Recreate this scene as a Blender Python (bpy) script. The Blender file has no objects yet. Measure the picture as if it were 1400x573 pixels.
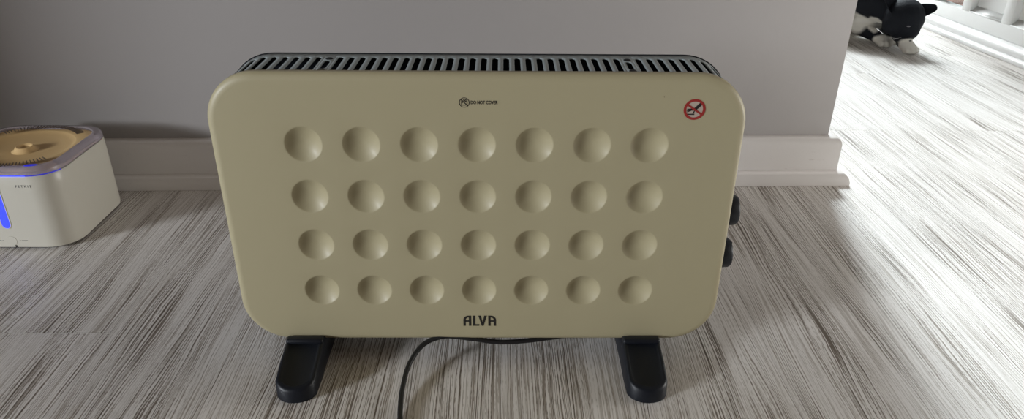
import bpy, bmesh, math, random
from math import sin, cos, pi, sqrt, radians as R
from mathutils import Vector, Matrix
random.seed(7)
scene = bpy.context.scene
C = scene.collection

# ------------------------------------------------------------------ camera
F_PX, PITCH, ROLL, YAW = 1000.0, 0.473147, 0.009031, 0.013746
fw = Vector((sin(YAW)*cos(PITCH), cos(YAW)*cos(PITCH), -sin(PITCH)))
rt = Vector((cos(YAW), -sin(YAW), 0)); up = rt.cross(fw)
rt, up = rt*cos(ROLL) + up*sin(ROLL), up*cos(ROLL) - rt*sin(ROLL)
cam_d = bpy.data.cameras.new('camera'); cam = bpy.data.objects.new('camera', cam_d); C.objects.link(cam)
cam_d.sensor_width = 36.0; cam_d.lens = F_PX/1400*36.0; cam_d.clip_start = 0.02
cam.matrix_world = Matrix(((rt.x, up.x, -fw.x, 0.0299), (rt.y, up.y, -fw.y, -0.769), (rt.z, up.z, -fw.z, 0.6159), (0, 0, 0, 1)))
scene.camera = cam

# ------------------------------------------------------------------ world, lights, exposure
w = bpy.data.worlds.new('world'); scene.world = w; w.use_nodes = True
bgn = w.node_tree.nodes['Background']
bgn.inputs[0].default_value = (1.0, 0.70, 0.42, 1); bgn.inputs[1].default_value = 0.075

def area_light(name, loc, target, sx, sy, power, color):
    d = bpy.data.lights.new(name, 'AREA'); d.shape = 'RECTANGLE'; d.size = sx; d.size_y = sy
    d.energy = power; d.color = color
    o = bpy.data.objects.new(name, d); C.objects.link(o); o.location = loc
    o.rotation_euler = (Vector(target) - Vector(loc)).to_track_quat('-Z', 'Z').to_euler()
    return o
# veiled sun from beyond the wall: it floods the floor right of the wall's end and throws the cat's shadow forward
sd = bpy.data.lights.new('sun', 'SUN'); sd.energy = 3.3; sd.angle = R(11); sd.color = (0.83, 0.94, 1.0)
sun = bpy.data.objects.new('sun', sd); C.objects.link(sun); sun.location = (1.5, 4.0, 3.0)
sun.rotation_euler = Vector((-0.12*cos(R(44)), -0.993*cos(R(44)), -sin(R(44)))).to_track_quat('-Z', 'Z').to_euler()
# cool daylight of a tall narrow window behind the photographer's left shoulder
area_light('window_daylight_left', (-5.2, -3.1, 1.45), (0, 0.1, 0.2), 0.6, 1.3, 310, (0.90, 0.945, 1.0))
# fill lamp added in the next room to brighten door, threshold and cat
area_light('fill_light_far', (0.98, 3.7, 1.45), (1.45, 1.2, 0.0), 0.8, 1.6, 95, (0.93, 0.98, 1.0))
# low fill lamp added on the right to brighten that end of the wall
area_light('fill_light_right', (2.05, 0.05, 0.36), (0.6, 0.45, 0.22), 0.8, 0.6, 22, (1.0, 0.985, 0.95))
scene.view_settings.view_transform = 'Standard'
scene.view_settings.look = 'None'
scene.view_settings.exposure = 0.02
scene.view_settings.gamma = 1.0
scene.view_settings.use_curve_mapping = False

# ------------------------------------------------------------------ helpers
def obj(name, verts, faces, mat=None, parent=None, smooth=True, loc=None, autosmooth=None):
    me = bpy.data.meshes.new(name)
    me.from_pydata([tuple(v) for v in verts], [], faces); me.validate(); me.update()
    return finish(name, me, mat, parent, smooth, loc, autosmooth)

def finish(name, me, mat=None, parent=None, smooth=True, loc=None, autosmooth=None):
    if autosmooth is not None:
        bm = bmesh.new(); bm.from_mesh(me)
        for e in bm.edges:
            if len(e.link_faces) == 2 and e.calc_face_angle(0) > R(autosmooth): e.smooth = False
        bm.to_mesh(me); bm.free(); smooth = True
    if smooth:
        me.polygons.foreach_set('use_smooth', [True]*len(me.polygons))
    if mat: me.materials.append(mat)
    o = bpy.data.objects.new(name, me); C.objects.link(o)
    if parent: o.parent = parent
    if loc: o.location = loc
    return o

def frombm(name, bm, mat=None, parent=None, smooth=True, loc=None, autosmooth=None):
    bmesh.ops.recalc_face_normals(bm, faces=bm.faces[:])
    me = bpy.data.meshes.new(name); bm.to_mesh(me); bm.free()
    return finish(name, me, mat, parent, smooth, loc, autosmooth)

def tag(o, label, cat=None, group=None, kind=None):
    o['label'] = label
    if cat: o['category'] = cat
    if group: o['group'] = group
    if kind: o['kind'] = kind
    return o

def empty(name, loc=(0, 0, 0), rz=0):
    o = bpy.data.objects.new(name, None); C.objects.link(o); o.location = loc; o.rotation_euler = (0, 0, rz)
    o.empty_display_size = 0.05
    return o

def box_bm(x0, x1, y0, y1, z0, z1, bevel=0, seg=2):
    bm = bmesh.new()
    vs = [bm.verts.new((x, y, z)) for x in (x0, x1) for y in (y0, y1) for z in (z0, z1)]
    for f in ((0, 1, 3, 2), (4, 6, 7, 5), (0, 4, 5, 1), (2, 3, 7, 6), (0, 2, 6, 4), (1, 5, 7, 3)):
        bm.faces.new([vs[i] for i in f])
    bmesh.ops.recalc_face_normals(bm, faces=bm.faces[:])
    if bevel:
        bmesh.ops.bevel(bm, geom=bm.edges[:], offset=bevel, segments=seg, profile=0.5, affect='EDGES')
    return bm

def box(name, x0, x1, y0, y1, z0, z1, mat, parent=None, bevel=0, seg=2):
    return frombm(name, box_bm(x0, x1, y0, y1, z0, z1, bevel, seg), mat, parent, smooth=False, autosmooth=35 if bevel else None)

def rrect(hx, hy, r, n=8):
    """rounded rectangle loop, counter-clockwise"""
    pts = []
    for cx, cy, a0 in ((hx-r, hy-r, 0), (-hx+r, hy-r, pi/2), (-hx+r, -hy+r, pi), (hx-r, -hy+r, 1.5*pi)):
        for i in range(n+1):
            a = a0 + pi/2*i/n; pts.append((cx + r*cos(a), cy + r*sin(a)))
    return pts

def loft(loops, cap0=True, cap1=True):
    """loops: list of equal-length lists of 3D points"""
    n = len(loops[0]); V = [p for l in loops for p in l]; Fc = []
    for k in range(len(loops)-1):
        for i in range(n):
            j = (i+1) % n
            Fc.append((k*n+i, k*n+j, (k+1)*n+j, (k+1)*n+i))
    if cap0: Fc.append(tuple(reversed(range(n))))
    if cap1: Fc.append(tuple((len(loops)-1)*n + i for i in range(n)))
    return V, Fc

def loft_obj(name, loops, mat, parent=None, cap0=True, cap1=True, angle=40):
    V, Fc = loft(loops, cap0, cap1)
    bm = bmesh.new(); vs = [bm.verts.new(v) for v in V]
    for f in Fc:
        bm.faces.new([vs[i] for i in f])
    return frombm(name, bm, mat, parent, autosmooth=angle)

def lathe(name, prof, mat, parent=None, n=32, axis='z', loc=None, angle=40):
    loops = []
    for r, h in prof:
        r = max(r, 1e-5); L = []
        for i in range(n):
            a = 2*pi*i/n
            if axis == 'z': L.append((r*cos(a), r*sin(a), h))
            elif axis == 'x': L.append((h, r*cos(a), r*sin(a)))
            else: L.append((r*sin(a), h, r*cos(a)))
        loops.append(L)
    o = loft_obj(name, loops, mat, parent, angle=angle)
    if loc: o.location = loc
    return o

def tube(name, pts, rad, mat, parent=None, sub=8, n=10):
    """Catmull-Rom tube"""
    P = [Vector(p) for p in pts]; P = [P[0]*2-P[1]] + P + [P[-1]*2-P[-2]]
    path = []
    for k in range(1, len(P)-2):
        p0, p1, p2, p3 = P[k-1:k+3]
        for s in range(sub):
            t = s/sub
            path.append(0.5*((2*p1) + (p2-p0)*t + (2*p0-5*p1+4*p2-p3)*t*t + (-p0+3*p1-3*p2+p3)*t**3))
    path.append(P[-2])
    nrm = Vector((0, 0, 1)); loops = []
    for i, c in enumerate(path):
        d = (path[min(i+1, len(path)-1)] - path[max(i-1, 0)]).normalized()
        nrm = (nrm - d*nrm.dot(d))
        if nrm.length < 1e-4: nrm = d.orthogonal()
        nrm.normalize(); b = d.cross(nrm)
        loops.append([c + nrm*rad*cos(2*pi*j/n) + b*rad*sin(2*pi*j/n) for j in range(n)])
    return loft_obj(name, loops, mat, parent, angle=60)

# ------------------------------------------------------------------ materials
def mat(name, color, rough=0.5, metal=0.0, spec=0.5, coat=0.0, noise=0.0, nscale=20, bump=0.0, bscale=200, trans=0.0, emis=None, estr=0.0, coat_rough=0.1, ior=1.5):
    m = bpy.data.materials.new(name); m.use_nodes = True
    nt = m.node_tree; b = nt.nodes['Principled BSDF']
    b.inputs['Base Color'].default_value = (*color, 1)
    b.inputs['Roughness'].default_value = rough; b.inputs['Metallic'].default_value = metal
    b.inputs['Specular IOR Level'].default_value = spec; b.inputs['IOR'].default_value = ior
    b.inputs['Coat Weight'].default_value = coat; b.inputs['Coat Roughness'].default_value = coat_rough
    b.inputs['Transmission Weight'].default_value = trans
    if emis: b.inputs['Emission Color'].default_value = (*emis, 1); b.inputs['Emission Strength'].default_value = estr
    tc = nt.nodes.new('ShaderNodeTexCoord')
    if noise:
        n = nt.nodes.new('ShaderNodeTexNoise'); n.inputs['Scale'].default_value = nscale; n.inputs['Detail'].default_value = 5
        nt.links.new(tc.outputs['Object'], n.inputs['Vector'])
        mx = nt.nodes.new('ShaderNodeMix'); mx.data_type = 'RGBA'
        mx.inputs[6].default_value = (*[c*(1-noise) for c in color], 1)
        mx.inputs[7].default_value = (*[min(1, c*(1+noise)) for c in color], 1)
        nt.links.new(n.outputs['Fac'], mx.inputs[0]); nt.links.new(mx.outputs[2], b.inputs['Base Color'])
    if bump:
        n2 = nt.nodes.new('ShaderNodeTexNoise'); n2.inputs['Scale'].default_value = bscale; n2.inputs['Detail'].default_value = 3
        nt.links.new(tc.outputs['Object'], n2.inputs['Vector'])
        bp = nt.nodes.new('ShaderNodeBump'); bp.inputs['Strength'].default_value = bump; bp.inputs['Distance'].default_value = 0.001
        nt.links.new(n2.outputs['Fac'], bp.inputs['Height']); nt.links.new(bp.outputs['Normal'], b.inputs['Normal'])
    return m

M = {
 'cream': mat('cream_enamel', (0.428, 0.380, 0.238), 0.52, coat=0.06, coat_rough=0.25, noise=0.015, nscale=6),
 'grille': mat('grey_grille_metal', (0.30, 0.34, 0.345), 0.42, metal=0.25, noise=0.05, nscale=60),
 'black': mat('black_plastic', (0.006, 0.008, 0.013), 0.42, spec=0.35, noise=0.1, nscale=40, bump=0.15, bscale=900),
 'dark_inside': mat('dark_interior', (0.006, 0.006, 0.007), 0.8, noise=0.1),
 'rubber': mat('black_cable_rubber', (0.008, 0.008, 0.009), 0.5, noise=0.1),
 'ink': mat('black_print', (0.012, 0.010, 0.008), 0.6, noise=0.05),
 'red': mat('red_print', (0.33, 0.022, 0.018), 0.5, noise=0.05),
 'sign_fill': mat('pale_sign_print', (0.50, 0.41, 0.34), 0.5, noise=0.03),
 'wall': mat('painted_plaster', (0.332, 0.312, 0.303), 0.75, noise=0.02, nscale=5, bump=0.12, bscale=120),
 'fpl': mat('white_fountain_plastic', (0.60, 0.575, 0.495), 0.32, noise=0.015, nscale=8),
 'tray': mat('tan_fountain_tray', (0.72, 0.50, 0.24), 0.4, noise=0.04, nscale=12),
 'lid': mat('smoky_lid_plastic', (0.74, 0.68, 0.74), 0.18, trans=0.72, noise=0.03, ior=1.35),
 'lidrib': mat('dark_rib_plastic', (0.10, 0.075, 0.06), 0.4, noise=0.05),
 'blue': mat('blue_led', (0.02, 0.03, 0.8), 0.3, emis=(0.03, 0.05, 1.0), estr=1.5, noise=0.1, nscale=60),
 'bluedim': mat('blue_led_dim_and_reflection', (0.02, 0.02, 0.5), 0.3, emis=(0.05, 0.06, 1.0), estr=0.28, noise=0.1),
 'grey_print': mat('grey_print', (0.06, 0.06, 0.06), 0.6, noise=0.05),
 'dwhite': mat('white_gloss_paint', (0.90, 0.91, 0.90), 0.35, noise=0.02, nscale=10),
 'subfloor': mat('dark_subfloor', (0.05, 0.045, 0.04), 0.9, noise=0.1),
 'concrete': mat('pale_concrete', (0.55, 0.55, 0.54), 0.85, noise=0.08, nscale=15),
 'brick': mat('terracotta_brick', (0.19, 0.095, 0.07), 0.85, noise=0.25, nscale=40, bump=0.4),
 'pad': mat('pink_paw_skin', (0.55, 0.32, 0.28), 0.5, noise=0.05),
 'eye': mat('cat_eye', (0.16, 0.15, 0.17), 0.3, coat=1.0, noise=0.2, nscale=100),
 'whisker': mat('white_whisker', (0.8, 0.8, 0.78), 0.4, noise=0.02),
}

def skirting_material():
    m = mat('scuffed_skirting_paint', (0.72, 0.69, 0.67), 0.42)
    nt = m.node_tree; b = nt.nodes['Principled BSDF']; L = nt.links
    tc = nt.nodes.new('ShaderNodeTexCoord')
    mp = nt.nodes.new('ShaderNodeMapping'); mp.inputs['Scale'].default_value = (9, 30, 60); L.new(tc.outputs['Object'], mp.inputs[0])
    n = nt.nodes.new('ShaderNodeTexNoise'); n.inputs['Scale'].default_value = 2.5; n.inputs['Detail'].default_value = 8; n.inputs['Roughness'].default_value = 0.75
    L.new(mp.outputs[0], n.inputs[0])
    cr = nt.nodes.new('ShaderNodeValToRGB'); e = cr.color_ramp.elements
    e[0].position = 0.29; e[0].color = (0.48, 0.43, 0.40, 1); e[1].position = 0.37; e[1].color = (0.72, 0.69, 0.67, 1)
    L.new(n.outputs['Fac'], cr.inputs[0]); L.new(cr.outputs[0], b.inputs['Base Color'])
    return m
M['skirt'] = skirting_material()

def glass_material():
    m = bpy.data.materials.new('clear_window_glass'); m.use_nodes = True; nt = m.node_tree; nt.nodes.remove(nt.nodes['Principled BSDF'])
    tr = nt.nodes.new('ShaderNodeBsdfTransparent'); tr.inputs[0].default_value = (0.93, 0.95, 0.95, 1)
    gl = nt.nodes.new('ShaderNodeBsdfGlossy'); gl.inputs['Roughness'].default_value = 0.03
    mx = nt.nodes.new('ShaderNodeMixShader'); L = nt.links
    mx.inputs[0].default_value = 0.05; L.new(tr.outputs[0], mx.inputs[1]); L.new(gl.outputs[0], mx.inputs[2])
    L.new(mx.outputs[0], nt.nodes['Material Output'].inputs[0])
    return m
M['glass'] = glass_material()

def plank_material():
    m = bpy.data.materials.new('limed_grey_wood_plank'); m.use_nodes = True
    nt = m.node_tree; b = nt.nodes['Principled BSDF']; L = nt.links; N = nt.nodes.new
    geo = N('ShaderNodeNewGeometry'); oi = N('ShaderNodeObjectInfo')
    def math_(op, a, c=None):
        q = N('ShaderNodeMath'); q.operation = op
        for i, v in enumerate((a, c)):
            if v is None: continue
            if isinstance(v, (int, float)): q.inputs[i].default_value = v
            else: L.new(v, q.inputs[i])
        return q.outputs[0]
    rnd = math_('MULTIPLY', oi.outputs['Random'], 37.0)
    cmb = N('ShaderNodeCombineXYZ'); L.new(rnd, cmb.inputs[0]); L.new(math_('MULTIPLY', oi.outputs['Random'], 91.0), cmb.inputs[1]); L.new(rnd, cmb.inputs[2])
    add = N('ShaderNodeVectorMath'); add.operation = 'ADD'; L.new(geo.outputs['Position'], add.inputs[0]); L.new(cmb.outputs[0], add.inputs[1])
    # gentle waviness of the grain
    def mapping(vec, s):
        q = N('ShaderNodeMapping'); q.inputs['Scale'].default_value = s; L.new(vec, q.inputs[0]); return q.outputs[0]
    def noise(vec, scale, detail=4, rough=0.55):
        q = N('ShaderNodeTexNoise'); q.inputs['Scale'].default_value = scale; q.inputs['Detail'].default_value = detail; q.inputs['Roughness'].default_value = rough
        L.new(vec, q.inputs['Vector']); return q.outputs['Fac']
    sx = N('ShaderNodeSeparateXYZ'); L.new(add.outputs[0], sx.inputs[0])
    warp = noise(mapping(add.outputs[0], (11, 1.3, 1)), 1.0, 2, 0.45)
    wob = noise(mapping(add.outputs[0], (30, 14, 1)), 1.0, 1)
    wx = math_('ADD', sx.outputs[0], math_('ADD', math_('MULTIPLY', math_('SUBTRACT', warp, 0.5), 0.048), math_('MULTIPLY', math_('SUBTRACT', wob, 0.5), 0.003)))
    cv = N('ShaderNodeCombineXYZ'); L.new(wx, cv.inputs[0]); L.new(sx.outputs[1], cv.inputs[1])
    g = cv.outputs[0]
    def sstep(v, lo, hi):
        q = N('ShaderNodeMapRange'); q.interpolation_type = 'SMOOTHSTEP'; q.inputs[1].default_value = lo; q.inputs[2].default_value = hi
        L.new(v, q.inputs[0]); return q.outputs[0]
    band = sstep(noise(mapping(g, (26, 0.9, 1)), 1.0, 2, 0.5), 0.38, 0.62)           # dense and clear bands
    rings = sstep(math_('SINE', math_('MULTIPLY', wx, 2*pi*260)), -0.2, 0.9)          # growth rings: contour lines of the warped field
    fine = sstep(noise(mapping(g, (720, 4.0, 1)), 1.0, 2, 0.55), 0.465, 0.615)           # pore lines
    coarse = sstep(noise(mapping(g, (300, 2.4, 1)), 1.0, 2, 0.5), 0.52, 0.66)
    pores = sstep(noise(mapping(g, (700, 90, 1)), 1.0, 1, 0.5), 0.42, 0.62)           # broken flecks
    d = math_('ADD', math_('MULTIPLY', fine, 0.74), math_('MULTIPLY', coarse, 0.18))
    d = math_('ADD', d, math_('MULTIPLY', math_('MULTIPLY', rings, pores), 0.40))
    d = math_('MULTIPLY', d, math_('ADD', math_('MULTIPLY', band, 0.62), 0.50))
    s = math_('SUBTRACT', 1.0, d)
    cr = N('ShaderNodeValToRGB'); e = cr.color_ramp.elements
    e[0].position = 0.12; e[0].color = (0.14, 0.112, 0.088, 1)
    e[1].position = 0.98; e[1].color = (0.78, 0.75, 0.72, 1)
    k = e.new(0.50); k.color = (0.40, 0.355, 0.31, 1)
    k = e.new(0.80); k.color = (0.65, 0.62, 0.585, 1)
    L.new(s, cr.inputs[0])
    hsv = N('ShaderNodeHueSaturation'); L.new(cr.outputs[0], hsv.inputs['Color'])
    L.new(math_('ADD', math_('MULTIPLY', oi.outputs['Random'], 0.08), 0.96), hsv.inputs['Value'])
    L.new(hsv.outputs[0], b.inputs['Base Color'])
    L.new(math_('SUBTRACT', 0.58, math_('MULTIPLY', s, 0.18)), b.inputs['Roughness'])
    bp = N('ShaderNodeBump'); bp.inputs['Strength'].default_value = 0.35; bp.inputs['Distance'].default_value = 0.0006
    L.new(s, bp.inputs['Height']); L.new(bp.outputs[0], b.inputs['Normal'])
    return m
M['plank'] = plank_material()

# ------------------------------------------------------------------ floor of planks
floor = box('floor', -1.80, 1.835, -1.6, 4.4, -0.06, -0.006, M['subfloor'])
tag(floor, 'grey limed wood-look plank floor under the heater', 'floor', kind='structure')
PW, PL, GAP = 0.18, 1.22, 0.00015
pm = None
c0 = -0.512 - PW*7
seam = {6: 0.056, 14: 0.852, 16: 0.852, 15: 0.10, 17: 0.30, 13: -0.25, 12: -0.42, 5: 0.62, 4: -0.3, 7: -0.40, 8: 0.78, 9: -0.34, 10: 0.90, 11: -0.28}
for c in range(0, 20):
    xa = c0 + c*PW
    off = seam.get(c, (c*0.37) % PL)
    y = off - PL*3
    while y < 4.4:
        ya, yb = max(y, -1.6), min(y+PL, 4.4)
        if yb - ya > 0.05:
            if pm is None or abs(yb-ya-PL) > 1e-6:
                o = frombm('plank', box_bm(GAP, PW-GAP, 0.0004, yb-ya-0.0004, -0.006, 0, 0.0002, 1), M['plank'], floor, smooth=False)
                if abs(yb-ya-PL) < 1e-6: pm = o.data
            else:
                o = bpy.data.objects.new('plank', pm); C.objects.link(o); o.parent = floor
            o.location = (xa, ya, 0)
        y += PL

# ------------------------------------------------------------------ back wall that ends beside the heater, skirting, quarter round
ang = math.atan2(0.034, 1.43)
WB = empty('frame_tmp', (0.7185, 0.5420, 0), ang)      # toe corner of the quarter round (local u = along wall, v = away)
def wloc(u, v, z): return (u, v, z)
def place_wall(o): o.location = (0.7185, 0.5420, 0); o.rotation_euler = (0, 0, ang); return o
bpy.data.objects.remove(WB)
UW, VW = -0.043, 0.041          # wall corner in local u, wall face v
wall = frombm('wall_back', box_bm(-2.5, UW, VW, VW+0.16, 0.0, 2.4, 0.0025, 2), M['wall'], smooth=False, autosmooth=35)
place_wall(wall); tag(wall, 'plain off-white painted wall behind the heater, ending in a corner', 'wall', kind='structure')
def sweep_corner(name, prof, material):
    """profile (outset from the wall face, z) swept along the front face, around the corner and along the end and back"""
    loops = []
    path = [(-2.5, VW, (0, -1)), (UW, VW, (1, -1)), (UW, VW+0.16, (1, 1)), (-2.5, VW+0.16, (0, 1))]
    for (u, v, (a, b)) in path:
        loops.append([(u + a*d, v + b*d, z) for d, z in prof])
    return place_wall(loft_obj(name, loops, material, angle=30))
wl = frombm('shade_wall_left', box_bm(-1.74, -1.60, -0.15, 0.48, 0.0, 2.4, 0.0025, 2), M['wall'], smooth=False, autosmooth=35)  # added out of view to shade the left part of the back wall
tag(wl, 'short added side wall that shades the back wall, left of the pet fountain', 'wall', kind='structure')
sk = [(0.0, 0.001), (0.021, 0.001), (0.021, 0.079), (0.0195, 0.085), (0.016, 0.0895), (0.012, 0.0915), (0.006, 0.0925), (0.0, 0.0925)]
tag(sweep_corner('baseboard_back', sk, M['skirt']), 'off-white skirting board along the wall behind the heater', 'skirting board', kind='structure')
qr = [(0.0213, 0.0005), (0.0425, 0.0005), (0.0425, 0.006)] + [(0.0213 + 0.0207*cos(a), 0.006 + 0.020*sin(a)) for a in [pi/2*i/7 for i in range(1, 8)]]
tag(sweep_corner('trim_1', qr, M['skirt']), 'scuffed quarter-round bead at the foot of the skirting board', 'quarter round', kind='structure')

# ------------------------------------------------------------------ glazed white doors on the right, with step and paving outside
DA = 0.062
door = empty('door_1', (1.6255, 1.40, 0), DA)      # local y runs along the door, x outwards
tag(door, 'white small-pane glazed door along the right side of the next room', 'door', kind='structure')
y0, y1 = -0.95, 0.74
frombm('bottom_rail', box_bm(0.012, 0.055, y0, y1, 0.046, 0.092, 0.002), M['dwhite'], door, autosmooth=35)
def rounded_strip(name, x0, x1, z0, z1):
    """strip along the door with a rounded inner top edge"""
    r = min(x1-x0-0.01, z1-z0-0.002)
    prof = [(x1, z0), (x1, z1)] + [(x0+r-r*sin(a), z1-r+r*cos(a)) for a in [pi/2*i/8 for i in range(9)]] + [(x0, z0)]
    return loft_obj(name, [[(x, y, z) for x, z in prof] for y in (y0, y1)], M['dwhite'], door, angle=30)
rounded_strip('threshold', -0.016, 0.060, 0.0185, 0.0455)
rounded_strip('threshold_bead', -0.030, 0.055, 0.0005, 0.018)
ys = [0.160 + 0.205*k for k in range(-5, 4)]
for k, yy in enumerate(ys):
    frombm('stile', box_bm(0.013, 0.054, yy-0.022, yy+0.022, 0.092, 2.0, 0.002), M['dwhite'], door, autosmooth=35)
for k in range(len(ys)-1):
    a, bb = ys[k]+0.0225, ys[k+1]-0.0225
    am = ys[k]
    if am > 0.30:          # clear far light
        frombm('pane', box_bm(0.034, 0.037, a, bb, 0.0885, 0.3995), M['glass'], door, smooth=False)
    else:                   # solid lower panels with a raised bead
        frombm('door_panel', box_bm(0.036, 0.046, a, bb, 0.0925, 0.3995), M['dwhite'], door, smooth=False)
        loft_obj('panel_bead', [[(x, y, z) for x, z in ((0.036, 0.0925), (0.020, 0.0925), (0.020, 0.0960), (0.0355, 0.1120))] for y in (a+0.012, bb-0.001)], M['dwhite'], door, angle=30)
        loft_obj('panel_lip', [[(x, y, z) for x, z in ((0.0195, 0.0925), (0.0125, 0.0925), (0.0125, 0.0940), (0.0195, 0.0965))] for y in (a, bb)], M['dwhite'], door, angle=30)
    frombm('glazing_bar', box_bm(0.016, 0.052, a, bb, 0.400, 0.440, 0.002), M['dwhite'], door, autosmooth=35)
    frombm('upper_pane', box_bm(0.034, 0.037, a, bb, 0.4405, 1.9995), M['glass'], door, smooth=False)
frombm('top_rail', box_bm(0.012, 0.055, y0, y1, 2.0, 2.1, 0.002), M['dwhite'], door, autosmooth=35)
apron = box('ground_outside', 1.84, 4.2, -1.2, 2.16, -0.06, -0.01, M['concrete'])
tag(apron, 'pale concrete apron outside the glazed door', 'paving', kind='structure')
pav = box('brick_paving', 1.84, 4.2, 2.17, 5.0, -0.06, -0.02, M['concrete'])
tag(pav, 'terracotta brick paving seen through the glazed door', 'paving', kind='structure')
bmesh_b = None
for i in range(9):
    for j in range(11):
        if bmesh_b is None:
            o = frombm('brick', box_bm(0.004, 0.216, 0.004, 0.104, -0.020, -0.008, 0.003, 1), M['brick'], pav, autosmooth=35); bmesh_b = o.data
        else:
            o = bpy.data.objects.new('brick', bmesh_b); C.objects.link(o); o.parent = pav
        o.location = (1.845 + i*0.22 + (0.11 if j % 2 else 0), 2.18 + j*0.108, 0)

# ------------------------------------------------------------------ convector heater
heater = empty('convector_heater', (0.0, 0.04, 0.0))
tag(heater, 'cream convector heater with rows of round dimples standing on black feet', 'heater')
HX = Vector((0, -0.04, 0))          # parts are written in world axes; shift into the empty's frame
def hpart(o):
    o.location = Vector(o.location) + HX; return o
PCX, PCZ, PHX, PHZ, PR = 0.0013, 0.2088, 0.3010, 0.1776, 0.059
PITCH_D, DR, DD = 0.0652, 0.0214, 0.0085

def front_panel():
    bm = bmesh.new(); cache = {}
    def vert(x, y, z):
        k = (round(x, 5), round(y, 5), round(z, 5))
        if k not in cache: cache[k] = bm.verts.new((x, y, z))
        return cache[k]
    n = 12; h = PITCH_D/2; cz0 = 0.2061
    rings = []
    prof = [(0.0, DD)]
    for t in (0.12, 0.25, 0.38, 0.5, 0.62, 0.72, 0.8, 0.86, 0.91, 0.95, 0.98):
        prof.append((DR*t, DD*(1-t*t)*0.985))
    prof += [(DR*1.0, DD*0.022), (DR*1.03, DD*0.006), (DR*1.06, 0.0)]
    for c in range(7):
        for r in range(4):
            cx, cz = (c-3)*PITCH_D, cz0 + (1.5-r)*PITCH_D
            sq = []
            for s, (ax, az, bx, bz) in enumerate(((1, -1, 1, 1), (1, 1, -1, 1), (-1, 1, -1, -1), (-1, -1, 1, -1))):
                for i in range(n):
                    t = i/n; sq.append((ax+(bx-ax)*t, az+(bz-az)*t))
            angs = [math.atan2(q[1], q[0]) for q in sq]
            prev = None
            for (rr, dep) in prof[1:]:
                ring = [vert(cx+rr*cos(a), dep, cz+rr*sin(a)) for a in angs]
                if prev is None:
                    ctr = vert(cx, DD, cz)
                    for i in range(len(ring)): bm.faces.new((ctr, ring[i], ring[(i+1) % len(ring)]))
                else:
                    for i in range(len(ring)):
                        j = (i+1) % len(ring); bm.faces.new((prev[i], ring[i], ring[j], prev[j]))
                prev = ring
            ring = [vert(cx+q[0]*h, 0, cz+q[1]*h) for q in sq]
            for i in range(len(ring)):
                j = (i+1) % len(ring); bm.faces.new((prev[i], ring[i], ring[j], prev[j]))
    # flat frame between the dimple field and the rolled edge
    be = [e for e in bm.edges if len(e.link_faces) == 1]
    def outline(d, y):
        return [bm.verts.new((PCX+a, y, PCZ+b)) for a, b in rrect(PHX-d, PHZ-d, PR-d, 16)]
    lp = outline(0.010, 0.0)
    oe = [bm.edges.new((lp[i], lp[(i+1) % len(lp)])) for i in range(len(lp))]
    bmesh.ops.triangle_fill(bm, edges=be+oe, use_beauty=True)
    prev = lp
    steps = [(0.010*(1-sin(a)), 0.007*(1-cos(a))) for a in [pi/2*i/7 for i in range(1, 8)]] + [(0.0, 0.012), (0.0015, 0.0125)]
    for d, y in steps:
        nx = outline(d, y)
        for i in range(len(lp)):
            j = (i+1) % len(lp); bm.faces.new((prev[i], nx[i], nx[j], prev[j]))
        prev = nx
    return frombm('front_panel', bm, M['cream'], heater)
panel = hpart(front_panel()); panel['label'] = 'cream enamelled front panel with 28 pressed dimples'

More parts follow.
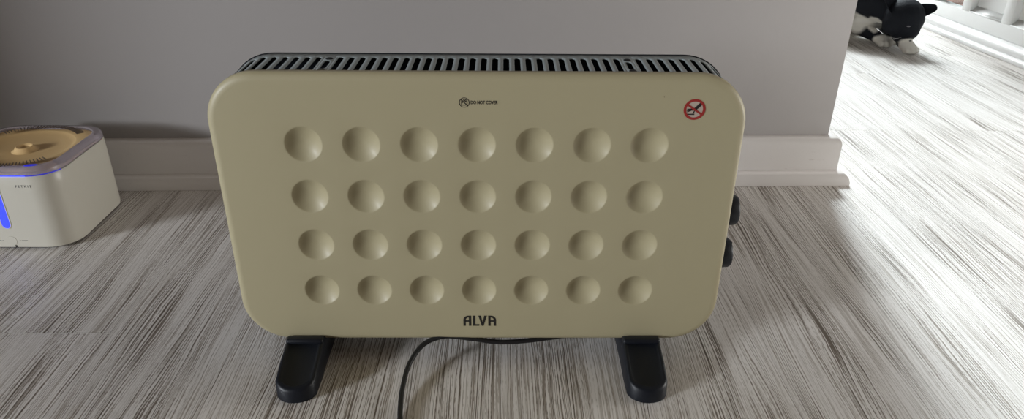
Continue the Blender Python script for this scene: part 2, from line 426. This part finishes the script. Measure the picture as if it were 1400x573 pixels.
# body band with the slotted top
BHX, BHZ, BR = PHX-0.0025, PHZ-0.0015, 0.057
def path(s):
    """arc length from the middle of the top, positive to the right -> (x, z)"""
    sg = 1 if s >= 0 else -1; a = abs(s)
    l1 = BHX-BR; q = BR*pi/2; l2 = 2*(BHZ-BR)
    if a <= l1: x, z = a, BHZ
    elif a <= l1+q:
        t = (a-l1)/BR; x, z = l1 + BR*sin(t), BHZ-BR + BR*cos(t)
    elif a <= l1+q+l2: x, z = BHX, BHZ-BR-(a-l1-q)
    elif a <= l1+2*q+l2:
        t = (a-l1-q-l2)/BR; x, z = l1+BR*cos(t), -(BHZ-BR)-BR*sin(t)
    else: x, z = l1-(a-l1-2*q-l2), -BHZ
    return PCX+sg*x, PCZ+z
def body_band():
    bm = bmesh.new(); cache = {}
    def vert(s, y):
        x, z = path(s); k = (round(x, 5), round(y, 5), round(z, 5))
        if k not in cache: cache[k] = bm.verts.new((x, y, z))
        return cache[k]
    def face(*p):
        vs = []
        for q in p:
            v = vert(*q)
            if v not in vs: vs.append(v)
        if len(vs) > 2:
            try: bm.faces.new(vs)
            except ValueError: pass
    p, Y0, Y1, hw = 0.01272, 0.0125, 0.0835, 0.0034
    NS = 44; screws = []
    for k in range(NS):
        s = (k-(NS-1)/2)*p; ya, yb = 0.0135, 0.0685
        if k in (8, 35): ya, yb = 0.0235, 0.0545; screws.append(s)
        half = []
        for i in range(7):
            a = pi/2*i/6; half.append((hw*sin(a), ya+hw*(1-cos(a))))
        for i in range(7):
            a = pi/2*i/6; half.append((hw*cos(a), yb-hw*(1-sin(a))))
        for sg in (1, -1):
            for (d0, q0), (d1, q1) in zip(half[:-1], half[1:]):
                face((s+sg*d0, q0), (s+sg*p/2, q0), (s+sg*p/2, q1), (s+sg*d1, q1))
            face((s, Y0), (s+sg*p/2, Y0), (s+sg*p/2, ya), (s, ya))
            face((s, yb), (s+sg*p/2, yb), (s+sg*p/2, Y1), (s, Y1))
    smax = NS/2*p; total = 2*(BHX-BR)+2*BR*pi/2+2*(BHZ-BR)
    stops = [smax + (total-smax)*i/60 for i in range(61)]
    for sg in (1, -1):
        for a, b in zip(stops[:-1], stops[1:]):
            face((sg*a, Y0), (sg*b, Y0), (sg*b, Y1), (sg*a, Y1))
    for f in bm.faces:      # normals outwards
        f.normal_update(); c = f.calc_center_median()
        if f.normal.dot(Vector((c.x-PCX, 0, c.z-PCZ))) < 0: f.normal_flip()
    me = bpy.data.meshes.new('slotted_casing'); bm.to_mesh(me); bm.free()
    o = finish('slotted_casing', me, M['grille'], heater, autosmooth=30)
    md = o.modifiers.new('thickness', 'SOLIDIFY'); md.thickness = 0.0012; md.offset = -1
    return o, screws
band, screws = body_band(); hpart(band); band['label'] = 'dark grey metal casing with a slotted top grille'
for s in screws:
    for yy in (0.0180, 0.0620):
        x, z = path(s)
        sc = lathe('screw', [(0.0, -0.0005), (0.0043, -0.0005), (0.0043, 0.0003), (0.0034, 0.0009), (0.0, 0.0011)], M['dark_inside'], heater, 16, 'z', (x, yy, z))
        hpart(sc)
bl = [[(PCX+a, y, PCZ+b) for a, b in rrect(PHX-d, PHZ-d, PR-d, 12)] for d, y in ((0.004, 0.0836), (0.0010, 0.0838), (0.0006, 0.0850), (0.0015, 0.0858))]
hpart(loft_obj('back_panel', bl, M['black'], heater))
# dark heat chamber inside
bl = [[(PCX+a, y, PCZ-0.02+b) for a, b in rrect(PHX-0.02, PHZ-0.05, PR-0.02, 6)] for y in (0.018, 0.076)]
hpart(loft_obj('heat_chamber', bl, M['dark_inside'], heater))

# side fittings
for zc in (0.2055, 0.1445):
    kn = lathe('control_knob', [(0.0, -0.002), (0.0205, -0.002), (0.0205, 0.003), (0.0196, 0.0036), (0.0190, 0.0150), (0.0172, 0.0178), (0.0, 0.0182)], M['black'], heater, 40, 'x', (PCX+BHX+0.0005, 0.034, zc))
    hpart(kn)
    rb = box('grip_ridge', 0.0170, 0.0198, -0.0018, 0.0018, -0.0155, 0.0155, M['black'], kn, 0.0006)
for sg in (1, -1):
    xx = PCX+sg*(BHX+0.0002)
    o = frombm('handle_tab', box_bm(xx-0.002 if sg > 0 else xx-0.0055, xx+0.0055 if sg > 0 else xx+0.002, 0.014, 0.050, 0.300, 0.315, 0.0018, 2), M['black'], heater, autosmooth=35); hpart(o)
o = lathe('indicator_lamp', [(0.0, -0.002), (0.0045, -0.002), (0.0045, 0.008), (0.003, 0.0092), (0.0, 0.0096)], M['black'], heater, 20, 'x', (PCX+BHX, 0.030, 0.0915)); hpart(o)

# feet: wedge seen from above with a rounded toe, raised rim and a recessed top
def foot(cx, mirror):
    ft = 0.0
    def plan(hw0, hw1, yb, yt, n=14):
        """half-width hw0 at the panel, hw1 towards the toe, yb back, yt toe"""
        pts = [(hw0, yb), (hw0, -0.004), (hw1, -0.040)]
        r = hw1
        for i in range(1, n):
            a = pi*i/n; pts.append((hw1*cos(a), yt + r*0.85 - r*0.85*sin(a)))
        pts += [(-hw1, -0.040), (-hw0, -0.004), (-hw0, yb)]
        return pts
    def top(y): # height of the upper surface
        if y > -0.012: return 0.0390
        return 0.0378 + (0.0185-0.0378)*((-0.012-y)/0.072)
    base = plan(0.0243, 0.0250, 0.150, -0.0845)
    rim0 = plan(0.0238, 0.0246, 0.150, -0.0838)
    rim1 = plan(0.0222, 0.0230, 0.150, -0.0815)
    inn = plan(0.0186, 0.0194, 0.150, -0.0770)
    loops = [[(x, y, 0.0005) for x, y in base],
             [(x, y, max(0.006, top(y)-0.0030)) for x, y in rim0],
             [(x, y, top(y)-0.0006) for x, y in rim1],
             [(x*0.94, y+0.0012, top(y)) for x, y in rim1],
             [(x, y+0.0006, top(y)-0.0003) for x, y in inn],
             [(x*0.97, y+0.0012, top(y)-0.0010) for x, y in inn]]
    # behind the panel the foot drops under the casing
    for l in loops:
        for i, (x, y, z) in enumerate(l):
            if y > 0.1: l[i] = (x, y, min(z, 0.012))
            elif y > -0.0055: l[i] = (x, -0.0035, z)
    o = loft_obj('foot', loops, M['black'], heater, angle=50); o.location = (cx, 0, 0); hpart(o)
    cl = frombm('collar', box_bm(-0.0240, 0.0240, -0.0135, -0.0012, 0.018, 0.0410, 0.0035, 3), M['black'], o, autosmooth=40)
    rear = frombm('under_bar', box_bm(-0.0230, 0.0230, -0.0035, 0.165, 0.0005, 0.0335, 0.004, 2), M['black'], o, autosmooth=40)
    return o
foot(-0.2235, 1); foot(0.2085, -1)

# power cord, leaving from beneath the right side
cord = tube('power_cord', [(0.235, 0.110, 0.030), (0.200, 0.060, 0.030), (0.150, 0.030, 0.026), (0.085, 0.014, 0.0235), (0.030, 0.006, 0.0235), (-0.012, 0.004, 0.031), (-0.045, 0.004, 0.0345),
       (-0.072, -0.004, 0.0280), (-0.088, -0.028, 0.017), (-0.093, -0.062, 0.010), (-0.0925, -0.095, 0.0055), (-0.088, -0.130, 0.0036), (-0.075, -0.20, 0.0034), (-0.06, -0.32, 0.0034), (-0.09, -0.48, 0.0034)], 0.0032, M['rubber'], heater)
hpart(cord)

# printed marks on the panel: thin raised ink
def poly_prism(bm, pts, y_front, y_back):
    a = [bm.verts.new((x, y_front, z)) for x, z in pts]; b = [bm.verts.new((x, y_back, z)) for x, z in pts]
    bm.faces.new(a); bm.faces.new(list(reversed(b)))
    for i in range(len(a)):
        j = (i+1) % len(a); bm.faces.new((a[i], b[i], b[j], a[j]))
def ring_prism(bm, ri, ro, yf, yb, n=40, sx=1.0, rot=0.0):
    L = []
    for r, y in ((ri, yb), (ri, yf), (ro, yf), (ro, yb)):
        L.append([bm.verts.new((r*cos(2*pi*i/n), y, r*sin(2*pi*i/n))) for i in range(n)])
    for k in range(4):
        A, B = L[k], L[(k+1) % 4]
        for i in range(n):
            j = (i+1) % n; bm.faces.new((A[i], A[j], B[j], B[i]))
def mark(name, bm, m, loc, parent=None):
    o = frombm(name, bm, m, parent or panel, smooth=False); o.location = loc; return o
def text_mesh(name, body, size, m, parent, loc, rot, bold=0.0, spacing=1.0, align='LEFT', sx=1.0):
    cu = bpy.data.curves.new(name, 'FONT'); cu.body = body; cu.size = size; cu.offset = bold; cu.extrude = 0.00012
    cu.space_character = spacing; cu.align_x = align; cu.align_y = 'CENTER'; cu.resolution_u = 3
    t = bpy.data.objects.new('text_tmp', cu); C.objects.link(t)
    bpy.context.view_layer.update()
    me = bpy.data.meshes.new_from_object(t.evaluated_get(bpy.context.evaluated_depsgraph_get()))
    bpy.data.objects.remove(t); bpy.data.curves.remove(cu)
    me.materials.clear(); me.materials.append(m); me.name = name
    o = bpy.data.objects.new(name, me); C.objects.link(o); o.parent = parent; o.location = loc; o.rotation_euler = rot; o.scale = (sx, 1, 1)
    return o
YF, YBK = -0.00025, 0.0002
# maker's lettering
bm = bmesh.new(); hgt, st = 0.0158, 0.0030
def letterA(x, wd, flip):
    n = 8; ro = 0.0068
    def fx(v): return x + (wd-v if flip else v)
    outer = [(0, 0), (0, hgt-ro)] + [(ro-ro*cos(pi/2*i/n), hgt-ro+ro*sin(pi/2*i/n)) for i in range(1, n+1)] + [(wd, hgt), (wd, 0)]
    inner = [(st, 0), (st, hgt-ro)] + [(ro-(ro-st)*cos(pi/2*i/n), hgt-ro+(ro-st*0.9)*sin(pi/2*i/n)) for i in range(1, n+1)] + [(wd-st, hgt-st*0.9), (wd-st, 0)]
    for i in range(len(outer)-1):
        poly_prism(bm, [(fx(a), b) for a, b in (outer[i], outer[i+1], inner[i+1], inner[i])], YF, YBK)
    poly_prism(bm, [(fx(a), b) for a, b in ((st*0.9, 0.0063), (wd-st*0.9, 0.0063), (wd-st*0.9, 0.0086), (st*0.9, 0.0086))], YF+0.00002, YBK)
X0 = -0.0205
letterA(X0, 0.0100, False)
poly_prism(bm, [(X0+0.0122, 0), (X0+0.0122+st, 0), (X0+0.0122+st, hgt), (X0+0.0122, hgt)], YF, YBK)
poly_prism(bm, [(X0+0.0122+st, 0), (X0+0.0203, 0), (X0+0.0203, st*0.85), (X0+0.0122+st, st*0.85)], YF, YBK)
poly_prism(bm, [(X0+0.0192, hgt), (X0+0.0225, hgt), (X0+0.0246, 0.0052), (X0+0.0246, 0.0), (X0+0.0234, 0.0)], YF, YBK)
poly_prism(bm, [(X0+0.0300, hgt), (X0+0.0267, hgt), (X0+0.0246, 0.0052), (X0+0.0246, 0.0), (X0+0.0258, 0.0)], YF, YBK)
letterA(X0+0.0318, 0.0100, True)
mark('brand_lettering', bm, M['ink'], (0, 0, 0.0542))
# warning with its small round icon
text_mesh('warning_lettering', 'DO NOT COVER', 0.0056, M['ink'], panel, (-0.0062, -0.0001, 0.3540), (pi/2, 0, 0), bold=0.00012, sx=0.70)
bm = bmesh.new(); ring_prism(bm, 0.0051, 0.0058, YF, YBK, 32)
def bar(bm, a, b, wd, yf=YF):
    a, b = Vector(a), Vector(b); d = (b-a).normalized(); p = Vector((-d.y, d.x))*wd/2
    poly_prism(bm, [tuple(a+p), tuple(b+p), tuple(b-p), tuple(a-p)], yf, YBK)
for a, b, wd in (((-0.0038, 0.0038), (0.0038, -0.0038), 0.0009), ((-0.0030, -0.0032), (-0.0030, 0.0030), 0.0007), ((0.0030, -0.0032), (0.0030, 0.0030), 0.0007),
                 ((-0.0032, -0.0030), (0.0032, -0.0030), 0.0006), ((-0.0012, 0.0032), (0.0022, 0.0012), 0.0010), ((0.0008, 0.0034), (0.0034, 0.0026), 0.0009), ((-0.0024, -0.0005), (0.0, 0.0016), 0.0006)):
    bar(bm, a, b, wd)
mark('warning_icon', bm, M['ink'], (-0.0131, 0, 0.3540))
# red no-touching sign
sgn = (0.2415, 0, 0.3472)
bm = bmesh.new(); n = 40
poly_prism(bm, [(0.0110*cos(2*pi*i/n), 0.0110*sin(2*pi*i/n)) for i in range(n)], -0.0001, YBK)
so = mark('prohibition_sign', bm, M['sign_fill'], sgn); so['label'] = 'round red no-touching sign'
bm = bmesh.new(); ring_prism(bm, 0.0093, 0.0121, -0.0004, YBK, 44)
a0 = R(146); poly_prism(bm, [(0.0098*cos(a)+o_*cos(a0-pi/2), 0.0098*sin(a)+o_*sin(a0-pi/2)) for a, o_ in ((a0, 0.0011), (a0, -0.0011), (a0+pi, -0.0011), (a0+pi, 0.0011))], -0.0005, YBK)
mark('red_ring', bm, M['red'], (0, 0, 0), so)
bm = bmesh.new()
bar(bm, (0.0004, 0.0000), (0.0066, 0.0066), 0.0034, -0.0003)
poly_prism(bm, [(0.0010, -0.0004), (0.0004, 0.0020), (-0.0034, 0.0010), (-0.0042, -0.0012), (-0.0016, -0.0014)], -0.0003, YBK)
for a, b in (((-0.0030, 0.0006), (-0.0082, 0.0002)), ((-0.0034, -0.0002), (-0.0086, -0.0013)), ((-0.0036, -0.0010), (-0.0080, -0.0028))):
    bar(bm, a, b, 0.0011, -0.0003)
bar(bm, (0.0004, -0.0008), (-0.0012, -0.0048), 0.0012, -0.0003)
bar(bm, (-0.0076, -0.0056), (0.0004, -0.0056), 0.0014, -0.0003)
mark('hand_pictogram', bm, M['ink'], (0, 0, 0), so)
bm = bmesh.new(); poly_prism(bm, [(0.0006*cos(2*pi*i/10), 0.0006*sin(2*pi*i/10)) for i in range(10)], YF, YBK)
mark('paint_speck', bm, M['ink'], (0.2065, 0, 0.3617))

# ------------------------------------------------------------------ pet drinking fountain
fo = empty('pet_fountain', (-0.776, 0.383, 0.0))
tag(fo, 'white pet water fountain glowing blue, by the skirting at the left', 'pet fountain')
def sq(h, z, r=0.044, n=10): return [(x, y, z) for x, y in rrect(h, h, r, n)]
loft_obj('base_plate', [sq(0.093, 0.0004), sq(0.093, 0.004)], M['black'], fo)
loft_obj('housing', [sq(0.0965, 0.0036), sq(0.0985, 0.0045), sq(0.0990, 0.010), sq(0.0990, 0.110), sq(0.0985, 0.130), sq(0.0975, 0.1318), sq(0.092, 0.1320)], M['fpl'], fo)
loft_obj('seal', [sq(0.0955, 0.1320), sq(0.0955, 0.1338)], M['lidrib'], fo)
# tray with a round bowl
angs = [2*pi*i/72 for i in range(72)]
outer = [(0.084*cos(a)/(abs(cos(a))**6+abs(sin(a))**6)**(1/6), 0.084*sin(a)/(abs(cos(a))**6+abs(sin(a))**6)**(1/6)) for a in angs]
def circ(r, z): return [(r*cos(a), r*sin(a), z) for a in angs]
loft_obj('tray', [[(x, y, 0.1335) for x, y in outer], [(x, y, 0.1415) for x, y in outer], circ(0.0775, 0.1420), circ(0.0760, 0.1412), circ(0.068, 0.1385), circ(0.045, 0.1365), circ(0.018, 0.1360)], M['tray'], fo, cap0=True, cap1=True, angle=60)
lathe('water_spout', [(0.0, 0.1352), (0.021, 0.1362), (0.0165, 0.1385), (0.0145, 0.1425), (0.0125, 0.1437), (0.0105, 0.1432), (0.0085, 0.1405), (0.0, 0.1398)], M['tray'], fo, 32)
bm = bmesh.new()
for i in range(110):
    a = 2*pi*(i+0.5)/110; da = 0.0085
    if abs(sin(a)) < 0.62: continue
    r0, r1 = 0.0800, 0.0925
    r1 = min(r1, 0.0930/max(abs(sin(a)), abs(cos(a))))
    pts = [(r0*cos(a-da), r0*sin(a-da)), (r1*cos(a-da), r1*sin(a-da)), (r1*cos(a+da), r1*sin(a+da)), (r0*cos(a+da), r0*sin(a+da))]
    lo = [bm.verts.new((x, y, 0.1452)) for x, y in pts]; hi = [bm.verts.new((x, y, 0.1463)) for x, y in pts]
    bm.faces.new(hi); bm.faces.new(lo[::-1])
    for k in range(4): bm.faces.new((lo[k], lo[(k+1) % 4], hi[(k+1) % 4], hi[k]))
o = frombm('drain_ribs', bm, M['lidrib'], fo, smooth=False); o['kind'] = 'stuff'
# smoky lid: a low raised ring
loft_obj('lid', [sq(0.0985, 0.1340), sq(0.0982, 0.1400), sq(0.0968, 0.1438), sq(0.0940, 0.1456), sq(0.0862, 0.1458, 0.037), sq(0.0850, 0.1446, 0.036), sq(0.0862, 0.1400, 0.037), sq(0.0862, 0.1340, 0.037), sq(0.0985, 0.1340)], M['lid'], fo, False, False)
tb = lathe('led_reflection', [(0.0, 0.0), (0.0085, 0.0), (0.0085, 0.0006), (0.0070, 0.0014), (0.0, 0.0016)], M['bluedim'], fo, 24); tb.location = (0.0600, -0.0855, 0.1454); tb.scale = (1.2, 0.42, 1); tb.rotation_euler = (0, 0, R(14))  # glowing disc on the lid standing in for the blue led's reflection
# led strip under the lid: bright along the front, dimmer round the corner
def strip(name, pts, m, zt):
    loops = []
    for x, y in pts:
        d = Vector((x, y)).normalized()
        loops.append([(x+d.x*k, y+d.y*k, z) for k, z in ((-0.004, 0.1321), (0.0010, 0.1321), (0.0010, zt), (-0.004, zt))])
    return loft_obj(name, loops, m, fo)
hl = 0.0978
strip('led_strip', [(x, -hl) for x in (-0.053, -0.02, 0.0, 0.02, 0.0538)], M['blue'], 0.1339)
strip('led_strip', [(hl-0.044+0.044*cos(a), -hl+0.044+0.044*sin(a)) for a in [R(-90+7*i) for i in range(0, 11)]], M['bluedim'], 0.1336)
# level window in the front
cap = [(0.0075*cos(pi+pi*i/12), 0.0475+0.0075*sin(pi+pi*i/12)) for i in range(13)] + [(0.0075*cos(pi*i/12), 0.1125+0.0075*sin(pi*i/12)) for i in range(13)]
bm = bmesh.new(); poly_prism(bm, [(x*0.9, z) for x, z in cap], -0.0992, -0.097)
frombm('level_window', bm, M['blue'], fo, smooth=False)
bm = bmesh.new(); L = []
for k, y in ((0.92, -0.0970), (0.92, -0.0996), (1.10, -0.0996), (1.10, -0.0970)):
    L.append([bm.verts.new((x*k, y, 0.080+(z-0.080)*(1+(k-0.92)*0.12))) for x, z in cap])
for q in range(4):
    A, B = L[q], L[(q+1) % 4]
    for i in range(len(cap)):
        j = (i+1) % len(cap); bm.faces.new((A[i], A[j], B[j], B[i]))
frombm('window_bezel', bm, M['fpl'], fo, smooth=False)
text_mesh('brand_lettering', 'PETKIT', 0.0058, M['grey_print'], fo, (0.0345, -0.0990, 0.1148), (pi/2, 0, 0), bold=0.0, spacing=1.6, sx=0.95)
lathe('button', [(0.0, -0.0994), (0.0085, -0.0994), (0.0085, -0.0985), (0.0, -0.0985)], M['fpl'], fo, 28, 'y', (0, 0, 0.0165))
for xa, xb in ((0.0135, 0.0148), (0.0165, 0.0260), (-0.0148, -0.0135), (-0.0260, -0.0165)):
    bm = bmesh.new(); poly_prism(bm, [(xa, 0.0163), (xb, 0.0163), (xb, 0.0174), (xa, 0.0174)], -0.0992, -0.0985)
    frombm('indicator_print', bm, M['grey_print'], fo, smooth=False)
lathe('cord_hole', [(0.0, -0.0992), (0.0018, -0.0992), (0.0018, -0.0985), (0.0, -0.0985)], M['ink'], fo, 14, 'y', (0.0045, 0, 0.0066))

# ------------------------------------------------------------------ cat
CB = Vector((1.24, 1.80, 0.0))
cat = empty('cat', CB); tag(cat, 'black and white cat crouching with its head lowered to its paws', 'cat')
bm = bmesh.new()
def ell(c, rad, axis=None, seg=16):
    """ellipsoid; axis = long direction for rad[2]"""
    rot = Matrix.Identity(4)
    if axis is not None: rot = Vector(axis).to_track_quat('Z', 'Y').to_matrix().to_4x4()
    m = Matrix.Translation(Vector(c)-CB) @ rot @ Matrix.Diagonal((*rad, 1))
    bmesh.ops.create_uvsphere(bm, u_segments=seg, v_segments=12, radius=1.0, matrix=m)
def limb(pts):
    for (a, ra), (b, rb) in zip(pts[:-1], pts[1:]):
        a, b = Vector(a), Vector(b); k = max(2, int((b-a).length/0.008))
        for i in range(k+1):
            t = i/k; r = ra+(rb-ra)*t
            bmesh.ops.create_icosphere(bm, subdivisions=2, radius=r, matrix=Matrix.Translation(a+(b-a)*t-CB))
Hc = Vector((1.335, 1.628, 0.104)); HS = 1.15
Fd = Vector((0.10, -0.42, -0.90)).normalized()     # where the face points
Lx = Vector((0.93, 0.36, -0.07)); Lx = (Lx - Fd*Lx.dot(Fd)).normalized()   # cat's left = image right
Up = Lx.cross(Fd)*-1
if Up.y > 0 and False: Up = -Up
Tp = Fd.cross(Lx); Tp = Tp if Tp.y < 0 or True else -Tp   # crown/forehead direction
if Tp.dot(Vector((0, -1, 0.3))) < 0: Tp = -Tp
def hp(l, t, f): return Hc + (Lx*l + Tp*t + Fd*f)*HS
rotH = Matrix((Lx, Tp, Fd)).transposed().to_4x4()
def ellh(l, t, f, rl, rt_, rf):
    bmesh.ops.create_uvsphere(bm, u_segments=18, v_segments=12, radius=1.0, matrix=Matrix.Translation(hp(l, t, f)-CB) @ rotH @ Matrix.Diagonal((rl*HS, rt_*HS, rf*HS, 1)))
ellh(0, 0, 0, 0.056, 0.050, 0.054)           # skull
ellh(0, 0.006, 0.030, 0.034, 0.034, 0.036)   # bridge
ellh(0, -0.006, 0.050, 0.025, 0.022, 0.022)  # muzzle
ellh(0.016, -0.012, 0.048, 0.017, 0.016, 0.017); ellh(-0.016, -0.012, 0.048, 0.017, 0.016, 0.017)
ellh(0.034, -0.010, 0.014, 0.026, 0.030, 0.032); ellh(-0.034, -0.010, 0.014, 0.026, 0.030, 0.032)  # cheeks
# trunk: deep chest, belly, haunches
limb([((1.318, 1.680, 0.118), 0.052), ((1.285, 1.740, 0.135), 0.066), ((1.240, 1.820, 0.138), 0.084)])
ell((1.225, 1.850, 0.128), (0.088, 0.098, 0.12), (-0.45, 0.89, 0.02))
ell((1.170, 1.960, 0.130), (0.096, 0.104, 0.13), (-0.45, 0.89, 0))
ell((1.120, 2.060, 0.125), (0.105, 0.108, 0.12), (-0.45, 0.89, 0))
# fore legs with elbows and paws
limb([((1.215, 1.770, 0.105), 0.040), ((1.235, 1.790, 0.055), 0.030), ((1.290, 1.690, 0.028), 0.020)])
limb([((1.325, 1.780, 0.105), 0.040), ((1.352, 1.780, 0.055), 0.030), ((1.345, 1.620, 0.026), 0.019)])
def paw(c, d):
    c, d = Vector(c), Vector((*d, 0)).normalized(); s = Vector((-d.y, d.x, 0))
    ell(c + Vector((0, 0, 0.021)) - d*0.008, (0.024, 0.019, 0.030), d)
    for k, o_ in ((-0.019, -0.004), (-0.0068, 0.004), (0.0068, 0.004), (0.019, -0.004)):
        ell(c + s*k + d*(0.016+o_) + Vector((0, 0, 0.0135)), (0.0080, 0.0115, 0.016), d, 12)
paw((1.303, 1.668), (0.35, -0.9)) if False else None
paw((1.305, 1.668, 0), (0.30, -0.95)); paw((1.348, 1.583, 0), (0.15, -0.98))
# hind leg on the visible side: thigh, hock, long foot
limb([((1.200, 2.000, 0.10), 0.062), ((1.265, 1.920, 0.070), 0.046), ((1.235, 1.985, 0.030), 0.024), ((1.300, 1.860, 0.022), 0.020)])
limb([((1.030, 1.990, 0.10), 0.062), ((1.050, 1.900, 0.070), 0.046), ((1.030, 1.970, 0.030), 0.024), ((1.090, 1.840, 0.022), 0.020)])
paw((1.305, 1.850, 0), (0.35, -0.94)); paw((1.095, 1.830, 0), (0.2, -0.97))
ell((1.275, 1.790, 0.085), (0.060, 0.055, 0.075), (-0.3, 0.6, 0.4))      # bib
me = bpy.data.meshes.new('cat_tmp'); bm.to_mesh(me); bm.free()
tmp = bpy.data.objects.new('cat_tmp', me); C.objects.link(tmp)
md = tmp.modifiers.new('r', 'REMESH'); md.mode = 'VOXEL'; md.voxel_size = 0.0042; md.adaptivity = 0
md = tmp.modifiers.new('s', 'SMOOTH'); md.factor = 0.5; md.iterations = 2
bpy.context.view_layer.update()
body_me = bpy.data.meshes.new_from_object(tmp.evaluated_get(bpy.context.evaluated_depsgraph_get()))
bpy.data.objects.remove(tmp); bpy.data.meshes.remove(me)
# coat pattern: white paws, bib, belly and hind leg on black
from mathutils import noise as mn
ca = body_me.color_attributes.new('coat', 'FLOAT_COLOR', 'POINT')
def white_amount(p):
    q = p + Vector((mn.noise(p*38), mn.noise(p*38+Vector((9, 1, 4))), mn.noise(p*38+Vector((2, 7, 5)))))*0.008
    d = 1e9
    def blob(c, r): 
        c = Vector(c); return (Vector(((q.x-c.x)/r[0], (q.y-c.y)/r[1], (q.z-c.z)/r[2]))).length - 1
    d = min(d, blob((1.305, 1.655, 0.012), (0.045, 0.034, 0.030)))
    d = min(d, blob((1.350, 1.575, 0.012), (0.045, 0.040, 0.036)))
    d = min(d, blob((1.305, 1.850, 0.02), (0.07, 0.075, 0.055)))
    d = min(d, blob((1.095, 1.830, 0.02), (0.05, 0.06, 0.04)))
    d = min(d, blob((1.255, 1.770, 0.066), (0.085, 0.060, 0.050)))
    d = min(d, blob((1.200, 1.850, 0.055), (0.15, 0.11, 0.058)))
    d = min(d, blob((1.280, 1.700, 0.080), (0.022, 0.036, 0.042)))
    return max(0.0, min(1.0, 0.5 - d*5))
for i, v in enumerate(body_me.vertices):
    t = white_amount(v.co + CB); ca.data[i].color = (t, t, t, 1)
def fur_material():
    m = bpy.data.materials.new('black_white_fur'); m.use_nodes = True; nt = m.node_tree; b = nt.nodes['Principled BSDF']; L = nt.links
    at = nt.nodes.new('ShaderNodeAttribute'); at.attribute_name = 'coat'
    mx = nt.nodes.new('ShaderNodeMix'); mx.data_type = 'RGBA'
    mx.inputs[6].default_value = (0.007, 0.009, 0.014, 1); mx.inputs[7].default_value = (0.80, 0.78, 0.72, 1)
    L.new(at.outputs['Fac'], mx.inputs[0]); L.new(mx.outputs[2], b.inputs['Base Color'])
    b.inputs['Roughness'].default_value = 0.75; b.inputs['Specular IOR Level'].default_value = 0.25
    tc = nt.nodes.new('ShaderNodeTexCoord'); n = nt.nodes.new('ShaderNodeTexNoise'); n.inputs['Scale'].default_value = 260; n.inputs['Detail'].default_value = 4
    L.new(tc.outputs['Object'], n.inputs[0]); bp = nt.nodes.new('ShaderNodeBump'); bp.inputs['Strength'].default_value = 0.5; bp.inputs['Distance'].default_value = 0.002
    L.new(n.outputs['Fac'], bp.inputs['Height']); L.new(bp.outputs[0], b.inputs['Normal'])
    return m
M['fur'] = fur_material()
M['blackfur'] = mat('black_fur', (0.007, 0.009, 0.014), 0.75, spec=0.25, noise=0.2, nscale=200, bump=0.5, bscale=300)
body_me.materials.clear()
finish('body', body_me, M['fur'], cat)
# ears: cupped cones
def ear(base, tip, facing, wd, name='ear'):
    base, tip = Vector(base)-CB, Vector(tip)-CB; ax = (tip-base); fc = Vector(facing).normalized(); sd = ax.cross(fc).normalized(); fc = sd.cross(ax).normalized()
    loops = []
    for t, k in ((0, 1.0), (0.25, 0.93), (0.5, 0.78), (0.75, 0.60), (0.92, 0.42), (0.98, 0.26), (1.0, 0.08)):
        c = base+ax*t; L = []
        for i in range(9):
            a = -1+2*i/8; L.append(c + sd*wd*k*a - fc*wd*0.55*k*(1-a*a) )
        for i in range(9):
            a = 1-2*i/8; L.append(c + sd*wd*k*a*0.93 - fc*(wd*0.55*k*(1-a*a)+0.0035))
        loops.append(L)
    return loft_obj(name, loops, M['blackfur'], cat, angle=80)
ear((1.366, 1.622, 0.124), (1.416, 1.600, 0.143), Tp+Vector((0.2, -0.4, 0.2)), 0.024)
ear(hp(-0.036, 0.006, -0.022), hp(-0.070, 0.004, -0.066), Tp, 0.026)
# eyes, nose, whiskers, tail
for sg in (1, -1):
    o = lathe('eye', [(0.0, -0.006), (0.006, -0.004), (0.0078, 0.0), (0.006, 0.0035), (0.0, 0.0055)], M['eye'], cat, 20)
    o.location = hp(sg*0.024, 0.030, 0.030)-CB; o.rotation_euler = (Tp*0.8+Fd*0.5+Lx*0.35*sg).to_track_quat('Z', 'Y').to_euler(); o.scale = (1.1, 0.45, 1)
o = lathe('nose', [(0.0, -0.003), (0.006, -0.002), (0.0065, 0.001), (0.003, 0.003), (0.0, 0.0035)], M['black'], cat, 16)
o.location = hp(0, 0.010, 0.068)-CB; o.rotation_euler = Fd.to_track_quat('Z', 'Y').to_euler()
for sg in (1, -1):
    for k in range(3):
        tube('whisker', [hp(sg*0.022, 0.004-0.006*k, 0.056)-CB, hp(sg*0.045, 0.004-0.008*k, 0.058)-CB, hp(sg*0.070, -0.006*k, 0.052-0.004*k)-CB], 0.00025, M['whisker'], cat, 4, 4)
tl = [(1.075, 2.150, 0.10), (1.02, 2.20, 0.06), (0.95, 2.19, 0.030), (0.90, 2.12, 0.022), (0.88, 2.02, 0.022), (0.90, 1.93, 0.022)]
tube('tail', [Vector(p)-CB for p in tl], 0.017, M['blackfur'], cat, 6, 12)
cat.location = CB + Vector((-0.017, -0.036, 0))      # settle the finished cat on its spot
